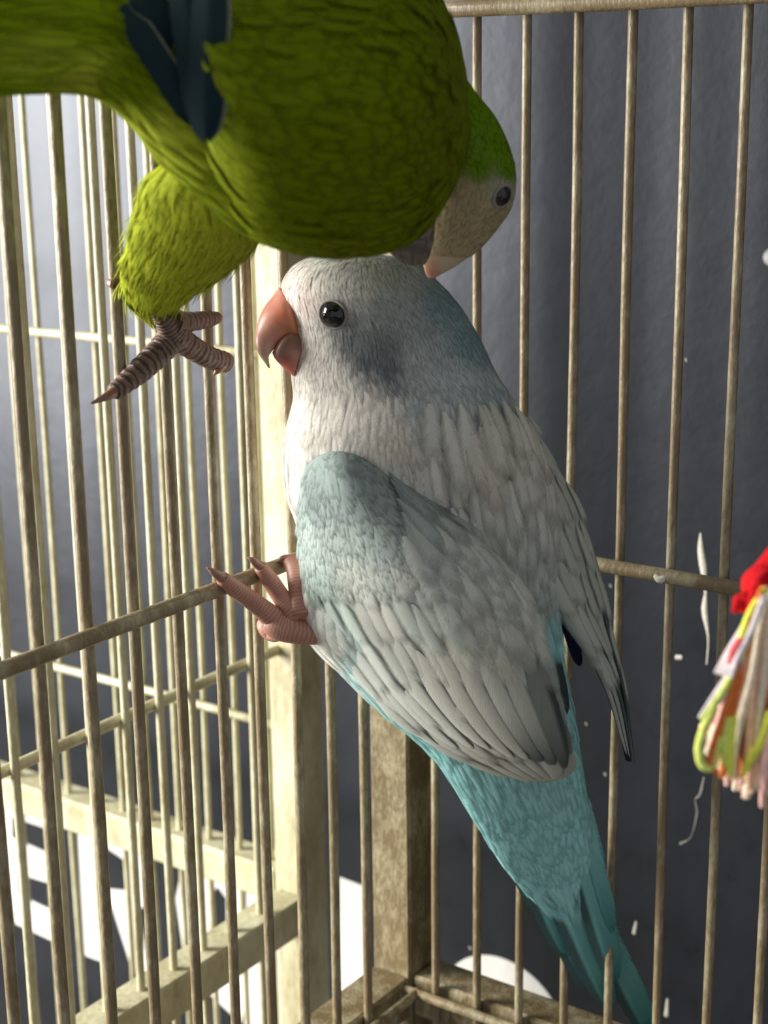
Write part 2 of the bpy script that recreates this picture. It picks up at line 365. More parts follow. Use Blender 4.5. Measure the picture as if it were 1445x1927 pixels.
for z in (-0.248, 0.06):
    wire_mesh('horizontal_rail', (XB - 0.0122, -0.12, ZE + z), (XB - 0.0122, YB, ZE + z), 0.0025, M_CAGE2 if z > 0 else M_FRAME2, cageB)

# ------------------------------------------------------------------ feather machinery
class Chart:
    """a dense surface grid that feathers can be laid on; s runs along the feather flow, t across"""
    def __init__(self, G, closed):
        self.closed = closed
        if closed: G = np.concatenate([G, G[:, :1]], axis=1)
        self.G = G
        ds = np.gradient(G, axis=0); dt = np.gradient(G, axis=1)
        if closed:
            e = (G[:, 1] - G[:, -2]) / 2; dt[:, 0] = e; dt[:, -1] = e
        n = np.cross(ds, dt); ln = np.linalg.norm(n, axis=2)[..., None]; n = n / np.maximum(ln, 1e-12)
        self.N = n; self.ms = np.linalg.norm(ds, axis=2) * (G.shape[0] - 1); self.mt = np.linalg.norm(dt, axis=2) * (G.shape[1] - 1)
    def flip(self): self.N = -self.N; return self
    def samp(self, A, s, t):
        nr, nc = A.shape[:2]
        if self.closed: t = t % 1.0
        a = np.asarray(s) * (nr - 1); b = np.asarray(t) * (nc - 1)
        i = np.clip(np.floor(a).astype(int), 0, nr - 2); j = np.clip(np.floor(b).astype(int), 0, nc - 2)
        x, y = a - i, b - j
        if A.ndim == 3: x = x[..., None]; y = y[..., None]
        return (A[i, j] * (1 - x) * (1 - y) + A[i + 1, j] * x * (1 - y) + A[i, j + 1] * (1 - x) * y + A[i + 1, j + 1] * x * y)
def vane(y):
    """half-width profile of a feather along its length"""
    a = np.clip(y / 0.35, 0, 1) ** 0.6; b = np.sqrt(np.clip(1 - (np.clip(y - 0.55, 0, 1) / 0.47) ** 2, 0, 1)); return 0.25 * (1 - a) * b + a * b
def feathers(ch, s, t, L, Wd, colf, h0=0.0002, lift=0.05, slant=0.0, arch=0.18, nx=4, ny=6, edge=None, jit=0.08, curl=0.0, tipc=None, colvar=None):
    """lay feathers rooted at (s,t) on a chart. returns verts, faces, cols, fv"""
    n = len(s); y = np.linspace(0, 1, ny + 1); x = np.linspace(-1, 1, nx + 1)
    s = np.asarray(s)[:, None, None]; t = np.asarray(t)[:, None, None]
    L = np.broadcast_to(np.asarray(L, float).reshape(-1, 1, 1), (n, 1, 1)); Wd = np.broadcast_to(np.asarray(Wd, float).reshape(-1, 1, 1), (n, 1, 1))
    sl = np.broadcast_to(np.asarray(slant, float).reshape(-1, 1, 1), (n, 1, 1)); cu = np.broadcast_to(np.asarray(curl, float).reshape(-1, 1, 1), (n, 1, 1))
    Y = y[None, :, None]; X = x[None, None, :]
    ms = np.maximum(ch.samp(ch.ms, s, t), 0.02); mt = np.maximum(ch.samp(ch.mt, s, t), 0.012)
    wv = vane(y)[None, :, None]
    lat = X * wv * Wd * 0.5 + sl * L * Y + cu * L * Y ** 2
    S = s + (Y * L) / ms + 0 * X; T = t + lat / mt
    P = ch.samp(ch.G, S, T); Nn = ch.samp(ch.N, np.clip(S, 0, 1), T)
    lf = np.broadcast_to(np.asarray(lift, float).reshape(-1, 1, 1), (n, 1, 1))
    hh = h0 + lf * L * Y + arch * Wd * 0.5 * (1 - X ** 2) * wv
    P = P + Nn * hh[..., None]
    root = ch.samp(ch.G, s[:, 0, 0], t[:, 0, 0]); mid = P[:, ny // 2, nx // 2]
    C = colf(mid)
    C = C * (1 + RNG.normal(0, jit, (n, 1)))
    C = np.broadcast_to(C[:, None, None, :], P.shape).copy()
    if edge is not None:
        ec, es, amt = edge      # colour, side (+1/-1), per-feather amount
        wgt = np.where((X * es) > 0.6, 1.0, 0.0) * np.where(Y > 0.25, 1, 0) * np.asarray(amt).reshape(-1, 1, 1)
        C = C * (1 - wgt[..., None]) + np.asarray(ec) * wgt[..., None]
    if tipc is not None:
        tc, y0 = tipc; wgt = np.clip((Y - y0) / (1 - y0), 0, 1) + 0 * X
        C = C * (1 - wgt[..., None]) + np.asarray(tc) * wgt[..., None]
    FV = np.stack(np.broadcast_arrays(X + 0 * Y, Y + 0 * X, RNG.random((n, 1, 1))), -1)
    k = (ny + 1) * (nx + 1); base = np.array(grid_faces(ny + 1, nx + 1))
    Fc = (base[None] + (np.arange(n) * k)[:, None, None]).reshape(-1, 4)
    return P.reshape(-1, 3), Fc, np.clip(C, 0, 1).reshape(-1, 3), FV.reshape(-1, 3)
def plumage(name, mat, parent, sets, stuff=True):
    V, Fc, C, FVs = [], [], [], []; b = 0
    for v, f, c, q in sets:
        V.append(v); Fc.append(f + b); C.append(c); FVs.append(q); b += len(v)
    o = mesh_obj(name, np.concatenate(V), np.concatenate(Fc), mat, parent, True, np.concatenate(C), np.concatenate(FVs))
    if stuff: o['kind'] = 'stuff'
    return o
def loft(rings, n, segs, tip0=None, tip1=None):
    """rings: (uL,vL,uR,vR,depth,k). k = thickness in depth / half width. Round body through measured outlines."""
    R = spline(np.array(rings, float), n)
    A = at(R[:, 0], R[:, 1], R[:, 4]); B = at(R[:, 2], R[:, 3], R[:, 4])
    c = (A + B) / 2; a = (B - A) / 2; ha = np.linalg.norm(a, axis=1)
    th = np.linspace(0, 2 * math.pi, segs, endpoint=False)
    view = (c - EYE) / np.linalg.norm(c - EYE, axis=1)[:, None]
    b = view * (ha * R[:, 5])[:, None]
    # t=0 is the left edge, t=.25 the side towards the viewer
    return c[:, None] - a[:, None] * np.cos(th)[None, :, None] - b[:, None] * np.sin(th)[None, :, None]
def loft_obj(name, G, mat, parent, colf=None):
    n, m = G.shape[:2]; V = np.concatenate([G.reshape(-1, 3), G[0].mean(0, keepdims=True), G[-1].mean(0, keepdims=True)])
    f = grid_faces(n, m, True); e = n * m
    for j in range(m):
        k = (j + 1) % m; f.append([e, k, j]); f.append([e + 1, (n - 1) * m + j, (n - 1) * m + k])
    cols = colf(V) if colf else None
    return mesh_obj(name, V, f, mat, parent, True, cols, np.zeros((len(V), 3)) if colf else None)
def colour_map(pts, power=3.6):
    """plumage colour pattern from sample spots (smoothly blended)"""
    P = np.array([p[:2] for p in pts], float); Cc = np.array([lin(p[2]) for p in pts])
    def fn(X):
        X = np.asarray(X); u, v = chart_uv(X); sh = u.shape; q = np.stack([u.ravel(), v.ravel()], -1)
        out = np.zeros((len(q), 3))
        for i in range(0, len(q), 4000):
            d = np.linalg.norm(q[i:i + 4000, None] - P[None], axis=2) + 4.0
            w = d ** -power; out[i:i + 4000] = (w[..., None] * Cc[None]).sum(1) / w.sum(1)[:, None]
        return out.reshape(*sh, 3)
    return fn
def wing_chart(rings, n, m):
    """rings: (uL,vL,dL,uR,vR,dR,bulge) -> outer surface grid"""
    R = spline(np.array(rings, float), n); t = np.linspace(0, 1, m)[None, :]
    u = R[:, 0:1] * (1 - t) + R[:, 3:4] * t; v = R[:, 1:2] * (1 - t) + R[:, 4:5] * t
    d = R[:, 2:3] * (1 - t) + R[:, 5:6] * t - R[:, 6:7] * np.sin(np.pi * t) ** 0.8
    return at(u, v, d)
def shell_obj(name, G, N_, th, mat, parent, colf):
    n, m = G.shape[:2]; prof = (np.sin(np.pi * np.linspace(0.02, 0.98, m)) ** 0.5)[None, :, None]
    B = G - N_ * th * prof; k = n * m
    f = grid_faces(n, m) + [q[::-1] for q in grid_faces(n, m, base=k)]
    ring = [i * m for i in range(n)] ; ring2 = [i * m + m - 1 for i in range(n)]
    for i in range(n - 1):
        f.append([ring[i], ring[i + 1], k + ring[i + 1], k + ring[i]]); f.append([ring2[i + 1], ring2[i], k + ring2[i], k + ring2[i + 1]])
    for j in range(m - 1):
        f.append([j + 1, j, k + j, k + j + 1]); a = (n - 1) * m; f.append([a + j, a + j + 1, k + a + j + 1, k + a + j])
    V = np.concatenate([G.reshape(-1, 3), B.reshape(-1, 3)])
    return mesh_obj(name, V, f, mat, parent, True, colf(V), np.zeros((len(V), 3)))
def scatter(n, s0, s1, ch, tlo=0.0, thi=1.0):
    """n roots spread evenly by area over part of a chart"""
    s = RNG.uniform(s0, s1, n * 6); t = RNG.uniform(tlo, thi, n * 6)
    w = ch.samp(ch.ms, s, t) * ch.samp(ch.mt, s, t); k = RNG.random(len(s)) < w / np.percentile(w, 95)
    s, t = s[k][:n], t[k][:n]; o = np.argsort(s); return s[o], t[o]
def free_feather(name, base, tip, width, mat, parent, side, c0, c1, dark=None, bend=0.0, nx=8, ny=16, droop=0.0, rim=None):
    """one long quill feather from base to tip, its flat facing 'side'"""
    base = np.asarray(base, float); tip = np.asarray(tip, float)
    ax = tip - base; L = np.linalg.norm(ax); ax /= L
    nrm = np.asarray(side, float); nrm = nrm - ax * (nrm @ ax); nrm /= np.linalg.norm(nrm); lt = np.cross(ax, nrm)
    y = np.linspace(0, 1, ny + 1)[:, None]; x = np.linspace(-1, 1, nx + 1)[None, :]
    wv = np.clip(y / 0.2, 0.35, 1) * np.sqrt(np.clip(1 - (np.clip(y - 0.72, 0, 1) / 0.285) ** 2, 0, 1))
    P = base + ax * (y * L)[..., None] + lt * (x * wv * width / 2 + bend * L * y ** 2)[..., None] + nrm * ((1 - np.abs(x)) * 0.12 * width * wv - droop * L * y ** 2)[..., None]
    C = np.asarray(c0) * (1 - y)[..., None] + np.asarray(c1) * y[..., None] + 0 * x[..., None]
    if dark is not None:
        wgt = np.where(x > 0.25, 1.0, 0.0) * np.clip(y * 3 - 0.3, 0, 1); C = C * (1 - wgt[..., None]) + np.asarray(dark) * wgt[..., None]
    if rim is not None:
        wgt = np.where(x < -0.8, 1.0, 0.0) * np.where(y > -1, 1.0, 0); C = C * (1 - wgt[..., None]) + np.asarray(rim) * wgt[..., None]
    k = (ny + 1) * (nx + 1); P2 = P - nrm * 0.00025
    V = np.concatenate([P.reshape(-1, 3), P2.reshape(-1, 3)]); f = grid_faces(ny + 1, nx + 1) + [q[::-1] for q in grid_faces(ny + 1, nx + 1, base=k)]
    FV = np.stack(np.broadcast_arrays(x + 0 * y, y + 0 * x, random.random()), -1).reshape(-1, 3)
    return mesh_obj(name, V, f, mat, parent, True, np.tile(C.reshape(-1, 3), (2, 1)), np.tile(FV, (2, 1)))
TOEYE = -CF

# ------------------------------------------------------------------ the pale blue parakeet
foot_pt = on_x(520, 1175, XRAIL)
blue = empty('parakeet', foot_pt, 'pale blue and white parakeet clinging upright to the cage rail, salmon beak', 'bird', 'two parakeets in the cage')
BM = colour_map([
    (540, 530, (229, 219, 208)), (600, 500, (210, 206, 196)), (680, 490, (179, 179, 175)), (760, 505, (160, 168, 168)), (830, 560, (128, 153, 153)), (890, 640, (124, 153, 153)),
    (575, 560, (238, 224, 217)), (600, 640, (238, 231, 222)), (570, 650, (238, 231, 222)), (660, 560, (197, 195, 191)), (700, 600, (169, 174, 174)), (760, 590, (164, 172, 172)),
    (660, 640, (127, 131, 133)), (690, 670, (116, 121, 124)), (730, 690, (117, 122, 127)), (710, 640, (127, 133, 134)), (640, 620, (149, 149, 149)),
    (620, 700, (238, 232, 222)), (580, 740, (238, 232, 222)), (650, 760, (238, 232, 222)), (700, 760, (238, 232, 222)), (570, 820, (238, 232, 222)), (600, 860, (238, 232, 222)), (560, 920, (238, 232, 222)),
    (780, 680, (178, 185, 183)), (850, 700, (178, 187, 186)), (920, 740, (169, 183, 181)), (800, 760, (193, 199, 195)), (880, 800, (201, 203, 194)), (960, 830, (199, 199, 185)), (740, 820, (223, 219, 206)),
    (800, 880, (207, 206, 194)), (900, 900, (201, 199, 185)), (1000, 900, (196, 196, 185)), (850, 980, (190, 192, 184)), (950, 1020, (188, 192, 182)), (1040, 1000, (193, 196, 189)),
    (900, 1120, (184, 190, 184)), (1000, 1150, (180, 187, 180)), (580, 1000, (224, 228, 222)), (600, 1220, (232, 232, 222)), (660, 1250, (198, 226, 222)), (740, 1340, (152, 206, 204)),
    (820, 1420, (152, 206, 204)), (900, 1480, (152, 206, 204)), (1060, 1200, (152, 206, 204)), (1075, 1300, (152, 206, 204)), (1085, 1400, (152, 206, 204)),
    (950, 1530, (152, 206, 204)), (1040, 1500, (152, 206, 204)), (1080, 1560, (152, 206, 204)), (1000, 1620, (152, 206, 204)), (1090, 1640, (152, 206, 204)), (1050, 1680, (152, 206, 204))])
brings = [(672, 474, 700, 476, 0.512, 1.0), (600, 482, 775, 492, 0.512, 0.85), (552, 503, 815, 524, 0.513, 0.80), (530, 545, 855, 566, 0.514, 0.78), (545, 595, 886, 612, 0.516, 0.76), (555, 645, 908, 652, 0.518, 0.74),
          (550, 700, 930, 700, 0.520, 0.72), (554, 750, 962, 750, 0.523, 0.72), (540, 808, 990, 805, 0.527, 0.74), (535, 865, 1012, 862, 0.531, 0.66), (545, 935, 1030, 930, 0.536, 0.62), (568, 1010, 1040, 1010, 0.541, 0.58),
          (572, 1100, 1045, 1110, 0.548, 0.55), (575, 1190, 1052, 1200, 0.555, 0.55), (640, 1262, 1066, 1290, 0.561, 0.54), (728, 1345, 1080, 1370, 0.567, 0.58), (803, 1410, 1090, 1430, 0.572, 0.50), (850, 1470, 1098, 1482, 0.578, 0.44),
          (903, 1556, 1108, 1540, 0.587, 0.32), (940, 1615, 1110, 1590, 0.593, 0.24), (975, 1660, 1112, 1635, 0.599, 0.13), (1005, 1695, 1112, 1672, 0.603, 0.05)]
GB = loft(brings, 120, 72)
loft_obj('body', GB, M_SKIN_PL, blue, BM)
CB = Chart(GB, True)
if ((CB.N[60, 18] @ TOEYE) < 0): CB.flip()
sets = []
def lay(ch, cm, n, s0, s1, L, Wd, lift, jit=0.06, tlo=0.0, thi=1.0, **kw):
    s, t = scatter(n, s0, s1, ch, tlo, thi)
    return feathers(ch, s, t, L * RNG.uniform(0.8, 1.2, len(s)), Wd * RNG.uniform(0.8, 1.2, len(s)), cm, lift=np.abs(RNG.normal(lift, lift * 0.4, len(s))), slant=RNG.normal(0, 0.07, len(s)), curl=RNG.normal(0, 0.06, len(s)), jit=jit, **kw)
sets.append(lay(CB, BM, 9000, 0.02, 0.30, 0.0075, 0.0012, 0.03, 0.05, nx=2, ny=4, arch=.08))
sets.append(lay(CB, BM, 3800, 0.26, 0.46, 0.0115, 0.0026, 0.018, 0.05, arch=.06))
sets.append(lay(CB, BM, 1700, 0.42, 0.70, 0.0170, 0.0060, 0.035, 0.06))
sets.append(lay(CB, BM, 2200, 0.66, 0.93, 0.0170, 0.0042, 0.025, 0.05))
sets.append(lay(CB, BM, 200, 0.86, 0.965, 0.024, 0.0046, 0.004, 0.05, ny=10))
plumage('plumage', M_PLUME, blue, sets)

# eye, beak
def eye_on(ch, parent, u, v, r, ringc, ringr):
    Pg = ch.G; uu, vv = chart_uv(Pg); front = (ch.N @ TOEYE) > 0
    d = np.hypot(uu - u, vv - v) + np.where(front, 0, 1e5); i, j = np.unravel_index(np.argmin(d), d.shape)
    p = at(u, v, (Pg[i, j] - EYE) @ CF); nn = ch.N[i, j]
    tx = np.cross(nn, [0, 0, 1.0]); tx /= np.linalg.norm(tx); ty = np.cross(tx, nn)
    th = np.linspace(0, math.pi, 14)[:, None]; ph = np.linspace(0, 2 * math.pi, 28, endpoint=False)[None, :]
    q = p - nn * r * 0.25
    G = q + r * (np.cos(th)[..., None] * nn + (np.sin(th) * np.cos(ph))[..., None] * tx + (np.sin(th) * np.sin(ph))[..., None] * ty)
    e = mesh_obj('eye', G, grid_faces(14, 28, True), M_EYE, parent)
    V, f, _ = torus(p + nn * r * 0.10, tx, ty, nn, r * 1.0, ringr)
    mesh_obj('eye_ring', V, f, ringc, e)
    return p, nn
def torus(c, tx, ty, nn, R, r, n=36, m=10):
    a = np.linspace(0, 2 * math.pi, n, endpoint=False)[:, None]; b = np.linspace(0, 2 * math.pi, m, endpoint=False)[None, :]
    rad = R + r * np.cos(b)
    G = c + (rad * np.cos(a))[..., None] * tx + (rad * np.sin(a))[..., None] * ty + (r * np.sin(b) + 0 * a)[..., None] * nn
    f = grid_faces(n, m, True); f += [[(n - 1) * m + j, (n - 1) * m + (j + 1) % m, (j + 1) % m, j] for j in range(m)]
    return G.reshape(-1, 3), f, None
eye_on(CB, blue, 628, 591, 0.0045, M_EYELID, 0.0006)
upper = [(526, 540, 568, 612, 0.513, 0.95), (514, 556, 566, 634, 0.5125, 0.95), (496, 580, 545, 636, 0.511, 0.90), (485, 606, 526, 645, 0.510, 0.85), (480, 632, 516, 656, 0.509, 0.75), (482, 654, 510, 664, 0.5085, 0.7), (488, 668, 506, 670, 0.508, 0.7), (496, 680, 506, 679, 0.508, 0.7), (502, 688, 507, 687, 0.508, 0.7), (506, 693, 508, 692, 0.508, 0.7)]
UBM = colour_map([(530, 550, (224, 150, 128)), (500, 590, (206, 136, 116)), (490, 610, (214, 152, 134)), (530, 600, (206, 118, 92)), (550, 615, (196, 124, 84)), (485, 640, (196, 138, 118)), (515, 640, (206, 136, 116)), (512, 656, (206, 164, 140)), (490, 665, (190, 148, 128)), (500, 682, (206, 184, 152)), (506, 692, (120, 92, 72))])
lower = [(512, 664, 519, 648, 0.509, 0.8), (518, 676, 534, 630, 0.509, 0.8), (528, 687, 550, 618, 0.510, 0.75), (540, 698, 566, 622, 0.5115, 0.75), (552, 708, 578, 628, 0.513, 0.7)]
LBM = colour_map([(530, 655, (134, 96, 82)), (552, 645, (128, 90, 76)), (520, 664, (150, 104, 90)), (540, 672, (158, 100, 88)), (536, 690, (190, 106, 90)), (550, 700, (190, 102, 84)), (560, 670, (186, 132, 118))])
beak = loft_obj('beak', loft(upper, 40, 32), M_BEAK, blue, UBM)
lb = loft_obj('lower_mandible', loft(lower, 24, 28), M_BEAK, beak, LBM)

# wings
lw = [(634, 851, .523, 652, 851, .521, .002), (592, 870, .526, 715, 878, .516, .008), (571, 920, .531, 785, 945, .512, .010), (564, 1000, .537, 880, 1010, .512, .011), (570, 1080, .543, 950, 1080, .516, .012), (597, 1165, .550, 1000, 1150, .522, .013),
      (655, 1255, .556, 1032, 1230, .531, .012), (726, 1337, .561, 1054, 1310, .540, .010), (802, 1396, .565, 1068, 1370, .549, .008), (882, 1437, .568, 1075, 1412, .557, .006), (962, 1464, .571, 1072, 1445, .564, .004), (1025, 1473, .573, 1058, 1466, .569, .001)]
lw = [(a, b, c - .006, d, e, f_ - (-.002, -.004, -.006, -.004, .000, .004, .008, .010, .011, .011, .011, .011)[k], g + (.001, .003, .006, .007, .007, .005, .002, 0, 0, 0, 0, 0)[k]) for k, (a, b, c, d, e, f_, g) in enumerate(lw)]
lw = [(a, b, c - (.010, .009, .006, .002)[k] if k < 4 else c, d, e, f_ - (.010, .009, .006, .002)[k] if k < 4 else f_, g) for k, (a, b, c, d, e, f_, g) in enumerate(lw)]
GL = wing_chart(lw, 70, 40); CL = Chart(GL, False)
if (CL.N[35, 20] @ TOEYE) < 0: CL.flip()
WM = colour_map([(620, 870, (149, 162, 158)), (590, 930, (149, 162, 158)), (640, 940, (149, 162, 158)), (700, 930, (149, 162, 158)), (760, 970, (149, 162, 158)), (580, 1030, (188, 202, 195)), (640, 1020, (174, 186, 179)), (720, 1020, (173, 185, 179)),
                 (600, 1110, (191, 209, 199)), (660, 1100, (208, 212, 203)), (760, 1090, (198, 202, 194)), (850, 1060, (189, 193, 184)), (640, 1180, (207, 220, 211)), (720, 1180, (211, 212, 202)), (800, 1150, (196, 206, 197)), (900, 1150, (195, 198, 187)), (980, 1180, (189, 192, 182)),
                 (700, 1270, (216, 221, 212)), (800, 1260, (211, 212, 201)), (900, 1250, (212, 212, 197)), (990, 1270, (202, 202, 188)), (1035, 1290, (124, 135, 129)), (800, 1370, (212, 214, 204)), (900, 1370, (206, 205, 192)), (980, 1350, (196, 198, 186)), (1045, 1400, (103, 110, 105)), (1000, 1400, (124, 129, 121)), (960, 1430, (187, 187, 175)), (1030, 1460, (179, 180, 170))])
wing = shell_obj('wing', GL, CL.N, 0.003, M_SKIN_PL, blue, WM)
sets = []
DARK = lin((46, 54, 56))
for row, (s0, nrow, L, Wd) in enumerate([(0.80, 8, .020, .0075), (0.70, 12, .022, .0078), (0.60, 14, .023, .0080), (0.50, 15, .022, .0078), (0.41, 16, .019, .0072), (0.33, 16, .016, .0066), (0.26, 17, .013, .0056), (0.20, 18, .011, .0046), (0.145, 18, .009, .0040), (0.10, 18, .008, .0036), (0.06, 16, .007, .0032), (0.03, 12, .006, .003), (0.008, 8, .005, .0028)]):
    tt = (np.arange(nrow) + 0.5 + RNG.uniform(-.2, .2, nrow)) / nrow; ss = s0 + RNG.uniform(-.02, .02, nrow)
    amt = (RNG.random(nrow) < (0.26 if s0 > 0.3 else 0.0)) * 0.8
    sets.append(feathers(CL, ss, tt, L * RNG.uniform(.85, 1.2, nrow), Wd * RNG.uniform(.9, 1.25, nrow), WM, h0=0.0005, lift=RNG.uniform(.015, .04, nrow), slant=RNG.normal(0, .04, nrow), arch=.09, ny=8, nx=6, jit=0.06))
plumage('covert_feathers', M_WINGCOV, wing, sets); sets = []
s, t = scatter(1700, 0.0, 0.38, CL)
sets.append(feathers(CL, s, t, .0085, .0030, WM, h0=0.0008, lift=np.abs(RNG.normal(.03, .012, len(s))), slant=RNG.normal(0, .12, len(s)), jit=.07, nx=2, ny=4))
plumage('lesser_coverts', M_PLUME, wing, sets)
def chart_feather(name, ch, s, t, L, Wd, cm, mat, parent, **kw):
    v, f, c, q = feathers(ch, np.array([s]), np.array([t]), L, Wd, cm, nx=6, ny=14, **kw)
    return mesh_obj(name, v, f, mat, parent, True, c, q)
for k in range(9):
    t = 0.06 + 0.105 * k
    chart_feather('flight_feather', CL, 0.52, t, (0.062 if k > 3 else 0.055) * (0.95 + 0.02 * k), 0.0105, WM, M_FLIGHT, wing, h0=0.0002 + 0.00018 * k, lift=0.012, arch=0.08, jit=0.03, edge=(DARK, 1, 0.85), tipc=(lin((74, 84, 80)), 0.45) if k in (6, 7, 8) else None)
# dark primary tips that show past the wing
fo = lambda *a, **k: free_feather(*a, **k)
NAVY = lin((34, 38, 66)); SLATE = lin((70, 82, 80))
fo('flight_feather', at(770, 1370, .572), at(925, 1440, .574), .0085, M_FLIGHT, wing, TOEYE + CU * .3, lin((52, 58, 84)), NAVY)
fo('flight_feather', at(760, 1350, .574), at(880, 1442, .576), .0075, M_FLIGHT, wing, TOEYE + CU * .3, lin((52, 58, 84)), NAVY)
fo('flight_feather', at(1015, 1120, .538), at(1066, 1345, .556), .0050, M_FLIGHT, wing, TOEYE, SLATE, lin((56, 66, 66)))

rw = [(965, 770, .523, 1000, 790, .528, .002), (975, 850, .525, 1032, 850, .540, .005), (985, 940, .528, 1082, 935, .549, .007), (1002, 1030, .532, 1116, 1030, .556, .008), (1030, 1110, .538, 1138, 1110, .561, .008), (1062, 1165, .544, 1153, 1185, .565, .007),
      (1104, 1222, .552, 1166, 1255, .568, .005), (1143, 1300, .561, 1178, 1330, .572, .003), (1166, 1375, .570, 1186, 1398, .576, .0015), (1183, 1432, .577, 1188, 1434, .578, .0003)]
GR = wing_chart(rw, 60, 24); CRW = Chart(GR, False)
if (CRW.N[30, 12] @ TOEYE) < 0: CRW.flip()
RM = colour_map([(980, 830, (180, 184, 174)), (1040, 900, (180, 184, 174)), (1060, 980, (180, 184, 174)), (1020, 1040, (180, 184, 174)), (1050, 1110, (180, 184, 174)), (1090, 1080, (180, 184, 174)), (1120, 1120, (180, 184, 174)), (1100, 1170, (180, 184, 174)), (1140, 1220, (180, 184, 174)), (1120, 1210, (180, 184, 174)), (1155, 1270, (180, 184, 174)), (1165, 1310, (82, 96, 96)), (1178, 1370, (86, 98, 98)), (1185, 1410, (45, 49, 51))])
rwing = shell_obj('wing', GR, CRW.N, 0.0025, M_SKIN_PL, blue, RM)
sets = []
for s0, nrow, L, Wd in [(0.62, 5, .020, .0075), (0.5, 6, .022, .0078), (0.38, 7, .021, .0078), (0.27, 7, .018, .0072), (0.17, 7, .016, .0066), (0.08, 6, .013, .006), (0.01, 5, .011, .0055)]:
    tt = (np.arange(nrow) + 0.5 + RNG.uniform(-.2, .2, nrow)) / nrow; ss = s0 + RNG.uniform(-.02, .02, nrow); amt = (RNG.random(nrow) < .5) * .7
    sets.append(feathers(CRW, ss, tt, L * RNG.uniform(.85, 1.2, nrow), Wd, RM, h0=.0005, lift=RNG.uniform(.03, .06, nrow), slant=RNG.normal(0, .03, nrow), arch=.14, ny=8, nx=6, jit=.05))
plumage('covert_feathers', M_WINGCOV, rwing, sets)
for k in range(4):
    chart_feather('flight_feather', CRW, 0.50, 0.12 + .25 * k, .056 + .004 * k, .0075, RM, M_FLIGHT, rwing, h0=.0003 + .0002 * k, lift=.006, arch=.08, jit=.03, edge=(DARK, -1, .8))
BLK = lin((34, 30, 38))
fo('flight_feather', at(1052, 1130, .556), at(1092, 1254, .566), .0042, M_FLIGHT, rwing, TOEYE, lin((52, 58, 84)), NAVY)
fo('flight_feather', at(1070, 1140, .560), at(1122, 1236, .570), .0075, M_FLIGHT, rwing, TOEYE, lin((52, 58, 84)), NAVY)

# loose mantle feathers over the wing roots
sets = []
s, t = scatter(420, 0.34, 0.60, CB, 0.17, 0.46)
k = t > 0.23 + 0.12 * np.clip(1 - np.abs(s - 0.42) / 0.10, 0, 1); s, t = s[k], t[k]
MM = BM
sets.append(feathers(CB, s, t, .020 * RNG.uniform(.8, 1.25, len(s)), .0068, MM, h0=.0022, lift=RNG.uniform(.03, .09, len(s)), slant=RNG.normal(0, .06, len(s)), arch=.2, ny=8, nx=6, jit=.07))
s, t = scatter(150, 0.10, 0.46, CL, 0.62, 0.99)
k = t > 0.98 - 0.75 * np.clip((s - 0.08) / 0.38, 0, 1); s, t = s[k], t[k]
sets.append(feathers(CL, s, t, .021 * RNG.uniform(.8, 1.25, len(s)), .0070, WM, h0=.0022, lift=RNG.uniform(.03, .08, len(s)), slant=RNG.normal(-.04, .06, len(s)), arch=.2, ny=8, nx=6, jit=.07))
plumage('mantle_feathers', M_PLUME, blue, sets)

# tail
T0, T1, TD = lin((150, 206, 202)), lin((58, 116, 114)), lin((62, 84, 84))
tailf = [((1010, 1500, .586), (1236, 1975, .645), .0125, T0, T1, TD), ((985, 1520, .588), (1150, 1905, .630), .0130, T0, T1, TD), ((965, 1530, .590), (1112, 1868, .628), .0120, T0, T1, TD),
         ((950, 1530, .592), (1068, 1806, .620), .0110, T0, T1, TD), ((930, 1530, .594), (1034, 1740, .613), .0100, T0, T1, TD),
         ((1050, 1490, .584), (1160, 1850, .620), .0105, T0, T1, TD), ((1075, 1480, .583), (1150, 1760, .610), .0090, T0, T1, TD), ((1080, 1470, .582), (1130, 1660, .601), .0080, T0, T1, TD)]
tail = None
tail = loft_obj('tail', loft([(960, 1500, 1090, 1490, .592, .12), (985, 1560, 1100, 1550, .598, .1), (1010, 1620, 1108, 1600, .604, .08), (1040, 1680, 1112, 1660, .610, .06)], 12, 20), M_SKIN_PL, blue, BM)
for b_, t_, w_, c0, c1, dk in tailf:
    fo('tail_feather', at(*b_), at(*t_), w_, M_FLIGHT, tail, TOEYE - CR * .15, c0, c1, dark=dk, droop=0.01)

# foot on the rail
X0 = XRAIL
def ft(u, v, dx): return on_x(u, v, X0 + dx)
toes = [([ft(625, 1190, .020), ft(575, 1190, .017), ft(532, 1182, .011), ft(508, 1172, .006)], [.0042, .0042, .0046, .0040], dict(n=18, segs=14)),
        ([ft(520, 1168, .008), ft(480, 1135, .0045), ft(445, 1110, .0042), ft(418, 1088, .0030)], [.0042, .0033, .0031, .0024], dict(n=20, segs=14)),
        ([ft(560, 1165, .014), ft(530, 1125, .008), ft(508, 1092, .0056), ft(490, 1066, .004)], [.0042, .0032, .0030, .0024], dict(n=20, segs=14)),
        ([ft(570, 1160, .016), ft(562, 1110, .012), ft(556, 1070, .0080), ft(545, 1052, .0050)], [.0044, .0036, .0034, .0028], dict(n=20, segs=14)),
        ([ft(540, 1180, .012), ft(515, 1190, .003), ft(500, 1180, .0000), ft(496, 1165, -.004)], [.0040, .0034, .0030, .0024], dict(n=16, segs=14))]
foot = tubes('foot', toes, M_TOE_PINK, blue)
for a in ([ft(420, 1090, .003), ft(404, 1078, .0036), ft(389, 1068, .002)], [ft(491, 1067, .004), ft(478, 1056, .0046), ft(466, 1049, .0030)], [ft(546, 1053, .005), ft(532, 1052, .003), ft(522, 1058, .0005)]):
    tube('claw', a, [.0019, .0013, .0003], M_CLAWP, foot, n=10, segs=10)

